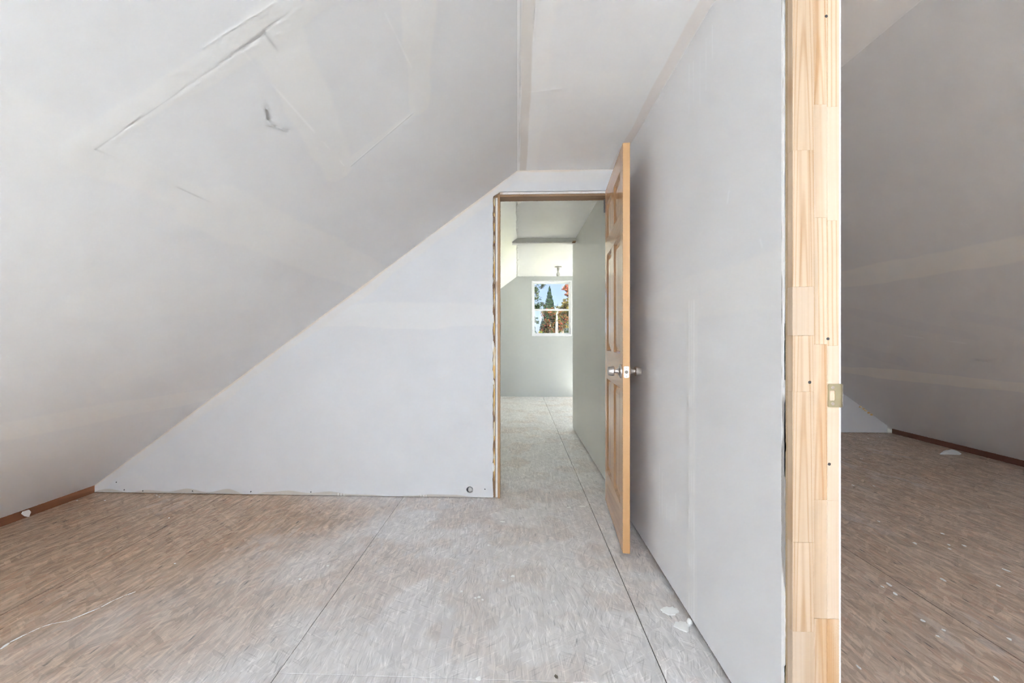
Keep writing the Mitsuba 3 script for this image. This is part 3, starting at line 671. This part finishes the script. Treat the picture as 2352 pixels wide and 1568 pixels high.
def lamp(LX, LY, label, power=None):
    k = key_of('ceiling_lamp')
    at = lambda pr, n: (lambda m_: (m_.fix_normals(), m_.apply_translation([LX, LY, zl(LX) - 0.001]), m_)[2])(lathe(pr, n))
    obj('base', at([(0.0001, 0.0), (0.055, 0.0), (0.058, -0.005), (0.054, -0.010), (0.024, -0.014), (0.0001, -0.015)], 32), 'mat_porcelain', k, smooth=35)
    obj('socket', at([(0.0001, -0.015), (0.021, -0.015), (0.019, -0.045), (0.017, -0.062), (0.0001, -0.063)], 24), 'mat_porcelain', k, smooth=35)
    bulb = [(0.0135, -0.063), (0.0145, -0.078), (0.020, -0.095), (0.0285, -0.115), (0.030, -0.130), (0.026, -0.146), (0.015, -0.157), (0.0001, -0.160)]
    if power:                                   # an added fill bulb, lit and out of view
        obj('bulb', at([(0.0001, -0.0625)] + bulb, 28), 'mat_vinyl', k, smooth=True, label='added frosted fill bulb', emitter={'type': 'area', 'radiance': {'type': 'rgb', 'value': power}})
    else:
        obj('bulb', at([(0.0001, -0.0625)] + bulb, 28), 'mat_bulb', k, smooth=True, label='pale glass bulb')
    tag(k, label, 'lamp')


lamp(0.648, 6.93, 'bare pale bulb in a dark lampholder on the hall ceiling near the window')
lamp(-0.20, -2.20, 'added fill bulb in a lampholder on the main room ceiling behind the viewer', FILL_MAIN)
lamp(0.97, -2.20, 'added fill bulb in a lampholder on the right room ceiling behind the viewer', FILL_RIGHT)

# ------------------------------------------------------------------ things lying on the floor
def splat(cx, cy, rx, ry, th, seed, ang=0.0, n=26):
    r = np.random.default_rng(seed)
    a = np.linspace(0, 2 * math.pi, n, endpoint=False)
    rad = 1 + 0.18 * (r.random(n) - 0.5) * 2 + 0.10 * np.sin(3 * a + seed)
    x, y = rx * rad * np.cos(a), ry * rad * np.sin(a)
    V, F = [], []
    for s, z in ((1.0, 0.0), (0.94, th * 0.8), (0.55, th), ):
        for i in range(n):
            zz = z * (1 + 0.5 * (r.random() - 0.5)) if z else 0.0
            V.append([cx + s * (x[i] * math.cos(ang) - y[i] * math.sin(ang)), cy + s * (x[i] * math.sin(ang) + y[i] * math.cos(ang)), zz])
    V += [[cx, cy, th * 0.9], [cx, cy, 0.0]]
    for k in range(2):
        for i in range(n):
            j = (i + 1) % n
            F += [[k * n + i, k * n + j, k * n + n + j], [k * n + i, k * n + n + j, k * n + n + i]]
    for i in range(n):
        j = (i + 1) % n
        F += [[2 * n + i, 2 * n + j, 3 * n], [j, i, 3 * n + 1]]
    return trimesh.Trimesh(np.array(V), np.array(F), process=False)


k = obj('plaster_splat', splat(0.605, 1.752, 0.034, 0.026, 0.004, 1, 0.3), 'mat_plaster', smooth=40)
tag(k, 'white splat of plaster on the floor by the partition, the farther of two', 'plaster splat')
k = obj('plaster_splat', splat(0.618, 1.662, 0.028, 0.028, 0.004, 2, 1.0), 'mat_plaster', smooth=40)
tag(k, 'white splat of plaster on the floor by the partition, the nearer of two', 'plaster splat')
mm = blob(0.010, 0.012, 0.012, 9, 0.4, 2, 2.0); mm.apply_translation([0.652, 1.672, 0.010])
k = obj('plaster_lump', mm, 'mat_plaster', smooth=True)
tag(k, 'small white lump of plaster at the foot of the partition seam', 'plaster lump')

# a broken chip leaning on the left eave board
ch = Polygon([(-0.022, 0.0), (-0.026, 0.03), (-0.012, 0.048), (0.020, 0.050), (0.024, 0.038), (0.004, 0.016)])
cm = trimesh.creation.extrude_polygon(ch, 0.006, engine='earcut')
cm.apply_transform(np.array([[0, 0.25, 1, XL + 0.014], [-1, 0, 0, 2.50], [0, 1, 0, 0.0], [0, 0, 0, 1.0]])); cm.fix_normals()
k = obj('drywall_chip', cm, 'mat_plaster')
tag(k, 'white chip of plasterboard leaning on the red-brown board at left', 'drywall chip')
# crumpled clear scrap in the right room
hull = trimesh.convex.convex_hull(np.array([[-0.10, -0.02, 0], [0.08, -0.03, 0], [0.10, 0.02, 0], [-0.02, 0.05, 0], [0.03, 0.0, 0.045], [0.075, -0.01, 0.03], [-0.03, 0.01, 0.028], [0.09, -0.028, 0.012]]))
hull.apply_translation([4.02, 4.22, 0.0])
k = obj('scrap', hull, 'mat_plastic')
tag(k, 'crumpled pale scrap on the dark floor beside the right slope', 'scrap')

M1 = [(-0.087, 2.564), (-0.295, 2.473), (-0.224, 2.399), (-0.02, 1.981), (-0.062, 1.943), (-0.16, 1.816), (-0.238, 1.853), (0.15, 1.798), (0.419, 2.815), (0.328, 2.797), (-0.15, 2.271), (-0.9, 2.037), (-0.123, 1.382), (-2.435, 2.873), (-2.745, 2.798), (-2.93, 2.79), (-2.095, 2.542), (-1.642, 2.029), (-0.975, 1.919), (-2.48, 2.904), (-0.519, 2.899), (-0.233, 2.91), (-0.298, 2.884), (-0.157, 5.62), (-0.144, 1.798), (-0.174, 1.809)]
M2 = [(3.961, 4.915), (3.767, 4.825), (3.081, 4.024), (2.466, 3.298), (2.604, 3.284), (2.132, 2.655), (2.352, 2.503), (2.329, 2.361), (2.257, 2.368), (2.22, 2.324), (2.097, 2.381), (1.907, 2.026), (1.633, 1.978), (1.59, 1.959), (1.6, 1.908), (1.553, 1.73), (1.581, 1.677), (1.527, 1.642), (1.77, 1.637), (2.102, 1.986), (1.523, 1.445), (2.28, 2.121), (1.123, 1.478)]
rng = np.random.default_rng(31)
BIG = {0: 0.012, 3: 0.009, 5: 0.007, 8: 0.016, 9: 0.012, 12: 0.008}
for i, (x, y) in enumerate(M1):
    r = BIG.get(i, 0.004 + 0.002 * rng.random())
    k = obj('plaster_crumb', splat(x, y, r * (1.3 if i in (0, 8, 9) else 1.0), r * (0.75 if i in (0, 8, 9) else 1.0), 0.0022, 50 + i, rng.uniform(-0.4, 0.4), 9), 'mat_plaster')
    own = {0: 'white plaster crumb on the floor just inside the main room left of the doorway line', 8: 'flat pale crumb in the hall doorway beside the dark floor seam', 9: 'flat pale crumb in the hall doorway, left of the one beside the floor seam',
           11: 'lone white crumb beside the left floor seam', 16: 'lone white crumb out on the left floor before the end wall', 17: 'lone white crumb near the paint line on the left floor', 23: 'white crumb far down the hall floor'}
    if i in own: tag(k, own[i], 'crumb', 'plaster crumbs on the main floor')
    else: tag(k, 'small white plaster crumb on the floor of the main room', 'crumb', 'plaster crumbs on the main floor')
for i, (x, y) in enumerate(M2):
    r = 0.004 + 0.003 * rng.random()
    k = obj('paint_fleck', splat(x, y, r, r * rng.uniform(1.2, 2.6), 0.0018, 90 + i, rng.uniform(-0.3, 0.3), 9), 'mat_plaster')
    tag(k, 'small white paint fleck on the brown floor of the right room', 'paint fleck', 'paint flecks in the right room')
dl = [(-1.798, 1.449), (-1.806, 1.482), (-1.795, 1.528), (-1.782, 1.564), (-1.762, 1.585), (-1.72, 1.602), (-1.675, 1.687), (-1.665, 1.737), (-1.651, 1.767), (-1.627, 1.8)]
parts = []
rng = np.random.default_rng(17)
for (xa, ya), (xb, yb), w in zip(dl[:-1], dl[1:], (0.0055, 0.004, 0.0012, 0.0022, 0.0008, 0.0028, 0.0026, 0.0018, 0.002)):
    L = math.hypot(xb - xa, yb - ya); a = math.atan2(yb - ya, xb - xa)
    parts.append(splat((xa + xb) / 2, (ya + yb) / 2, L * 0.50, w, 0.0012, int(rng.integers(1000)), a, 12))
k = obj('paint_drip', cat(parts), 'mat_plaster')
tag(k, 'broken line of dried white paint across the left floor', 'paint drip')
fl = splat(0.125, 1.398, 0.006, 0.010, 0.002, 5, 0.4, 5)
k = obj('foil_scrap', fl, 'mat_bolt')
tag(k, 'tiny grey triangular foil scrap on the dusty floor at the bottom of the view', 'foil scrap')

# ------------------------------------------------------------------ outside
GZ = -2.9
struct('ground', box(-90, 90, -90, 120, GZ - 0.5, GZ), 'mat_grass', 'grassy ground outside the house', 'ground')


def leaves(pts, size, cols, seed, flat=0.35):
    """one mesh of small leaf sprays around the points, each its own colour"""
    r = np.random.default_rng(seed)
    n = len(pts)
    a = r.normal(size=(n, 3)); a /= np.linalg.norm(a, axis=1, keepdims=True)
    b = np.cross(a, r.normal(size=(n, 3))); b /= np.linalg.norm(b, axis=1, keepdims=True)
    s = size * r.uniform(0.6, 1.4, (n, 1))
    V = np.stack([pts - a * s, pts - b * s * 0.55, pts + a * s, pts + b * s * 0.55], 1).reshape(-1, 3)
    F = np.array([[0, 1, 2], [0, 2, 3]])[None] + 4 * np.arange(n)[:, None, None]
    c = 0.4 * np.array(cols)[r.integers(0, len(cols), n)] * r.uniform(0.65, 1.3, (n, 1))
    return (V, F.reshape(-1, 3)), np.repeat(c, 4, axis=0)


def trunk(x, y, z1, r0, r1, lean=(0, 0), n=8):
    V, F = [], []
    st = 7
    for i in range(st):
        t = i / (st - 1)
        for k in range(n):
            a = 2 * math.pi * k / n
            rr = r0 + (r1 - r0) * t
            V.append([x + lean[0] * t + rr * math.cos(a) + 0.4 * r0 * math.sin(5 * t + x), y + lean[1] * t + rr * math.sin(a), GZ + (z1 - GZ) * t])
    for i in range(st - 1):
        for k in range(n):
            a, b_ = i * n + k, i * n + (k + 1) % n
            F += [[a, b_, b_ + n], [a, b_ + n, a + n]]
    return trimesh.Trimesh(np.array(V), np.array(F), process=False)


def spruce(x, y, ztop, spread, count, seed, cols, label, group=None, zlow=GZ + 0.6):
    r = np.random.default_rng(seed)
    k = key_of('spruce_tree')
    obj('trunk', trunk(x, y, ztop - 0.2, 0.14, 0.015), 'mat_bark', k)
    h = ztop - zlow
    t = 1 - np.sqrt(r.random(count))
    lay = np.round(t * 30) / 30 * 0.6 + t * 0.4
    ang = r.uniform(0, 2 * math.pi, count)
    ang = np.round(ang / (2 * math.pi) * 11) / 11 * 2 * math.pi + r.normal(0, 0.10, count) + lay * 40
    rad = spread * (1 - lay) * np.sqrt(r.random(count)) + 0.02
    pts = np.stack([x + rad * np.cos(ang), y + rad * np.sin(ang), zlow + h * lay - rad * 0.12 + r.normal(0, 0.07, count)], 1)
    m_, c_ = leaves(pts, 0.050, cols, seed + 1)
    obj('foliage', m_, 'mat_leaf', k, color=c_)
    tag(k, label, 'tree', group)


def broadleaf(x, y, blobs, count, size, seed, cols, label, zt, name='maple_tree', bark='mat_bark', lean=(0, 0), r0=0.12):
    r = np.random.default_rng(seed)
    k = key_of(name)
    obj('trunk', trunk(x, y, zt, r0, r0 * 0.35, lean), bark, k)
    pts = []
    tot = sum(b_[3] ** 2 for b_ in blobs)
    for bx, by, bz, br in blobs:
        nc = 14                                  # clumps of leaves on separate twigs
        n = int(count * br * br / tot / nc)
        for _ in range(nc):
            q = r.normal(size=3); q *= br * 0.85 * r.random() ** 0.4 / np.linalg.norm(q)
            d = r.normal(size=(n, 3)); d /= np.linalg.norm(d, axis=1, keepdims=True)
            pts.append(np.array([bx, by, bz]) + q + d * br * r.uniform(0.25, 0.45) * (r.random((n, 1)) ** 0.6) * [1, 1, 0.65])
    m_, c_ = leaves(np.vstack(pts), size, cols, seed + 1)
    obj('foliage', m_, 'mat_leaf', k, color=c_)
    tag(k, label, 'tree')


DG = [(0.020, 0.045, 0.022), (0.030, 0.065, 0.030), (0.045, 0.085, 0.035)]
OL = [(0.06, 0.085, 0.03), (0.09, 0.11, 0.035), (0.045, 0.07, 0.03)]
YE_ = [(0.30, 0.24, 0.05), (0.22, 0.20, 0.05), (0.34, 0.20, 0.05), (0.14, 0.15, 0.04)]
RD = [(0.60, 0.06, 0.05), (0.50, 0.10, 0.05), (0.10, 0.09, 0.03), (0.06, 0.09, 0.03), (0.26, 0.14, 0.04)]
spruce(2.03, 27.5, 4.32, 1.55, 24000, 3, DG, 'dark spruce with a pointed top in the middle of the far window')
broadleaf(0.55, 22.0, [(0.95, 22, 3.55, 0.36), (1.20, 22.1, 3.75, 0.25), (0.95, 22, 2.62, 0.34), (1.25, 22.2, 2.75, 0.24), (0.2, 22, 3.2, 0.9), (0.95, 22.0, 1.95, 0.22), (-0.3, 22, 2.2, 0.9)], 7500, 0.034, 11, DG + OL + [(0.14, 0.12, 0.05)],
          'sparse green tree at the left edge of the far window with sky between its leaves', 3.6, name='pine_tree', lean=(0.2, 0))
broadleaf(2.45, 20.0, [(2.33, 20, 3.25, 0.27), (2.62, 20, 3.1, 0.35), ], 3600, 0.028, 21, [RD[0], RD[1], (0.42, 0.16, 0.12), YE_[2]], 'tall maple with a red crown top at the right edge of the far window', 3.2)
broadleaf(2.22, 21.2, [(2.40, 21.2, 2.75, 0.33), (2.25, 21.2, 2.35, 0.36), (2.55, 21.2, 2.2, 0.4), (2.2, 21.3, 1.8, 0.4)], 9000, 0.028, 31, YE_, 'yellow-leaved tree under the red maple top in the far window', 2.8, name='poplar_tree')
broadleaf(1.35, 18.0, [(1.35, 18, 2.0, 0.36), (1.60, 18, 1.95, 0.36), (1.72, 18, 1.6, 0.30), (1.25, 18.1, 1.6, 0.34), (1.45, 18, 1.45, 0.4), (1.9, 18.1, 2.0, 0.3)], 15000, 0.024, 41, RD + OL + [(0.30, 0.13, 0.04), (0.05, 0.05, 0.03)], 'broad red and green maple filling the lower sash of the far window', 1.9)
broadleaf(0.98, 16.4, [(0.95, 16.4, 1.12, 0.24), (1.22, 16.4, 1.10, 0.22), (0.80, 16.4, 1.0, 0.25), (1.05, 16.4, 0.5, 0.5)], 5000, 0.024, 51, [(0.26, 0.27, 0.05), (0.16, 0.20, 0.05), (0.36, 0.30, 0.07)], 'yellow-green shrub along the bottom of the far window', 0.9, name='shrub', r0=0.03)
for i, (bx, top, rr, ln, what) in enumerate(((1.46, 2.1, 0.042, 0.05, 'leaning left of three'), (1.53, 2.3, 0.030, 0.02, 'thin middle one of three'), (1.62, 2.2, 0.020, -0.01, 'straight one at right'))):
    broadleaf(bx, 16.85 + 0.3 * i, [(bx + ln, 16.85 + 0.3 * i, top, 0.10), (bx + 0.05, 16.85 + 0.3 * i, top - 0.35, 0.08)], 260, 0.018, 61 + i, YE_ + OL, 'slender white birch outside the far window, ' + what, top, name='birch_tree', bark='mat_birch', lean=(ln, 0), r0=rr)
for i, (x, y, zt, sp) in enumerate(((1.1, 34, 3.0, 1.4), (2.5, 38, 3.3, 1.6), (4.1, 35, 3.3, 1.3), (-2.2, 33, 5.4, 1.5), (-6.0, 31, 5.8, 1.7), (7.4, 33, 5.2, 1.6))):
    spruce(x, y, zt, sp, 9000, 70 + i, DG + OL, 'dark spruce in the tree line behind the autumn trees', 'spruces of the far tree line')
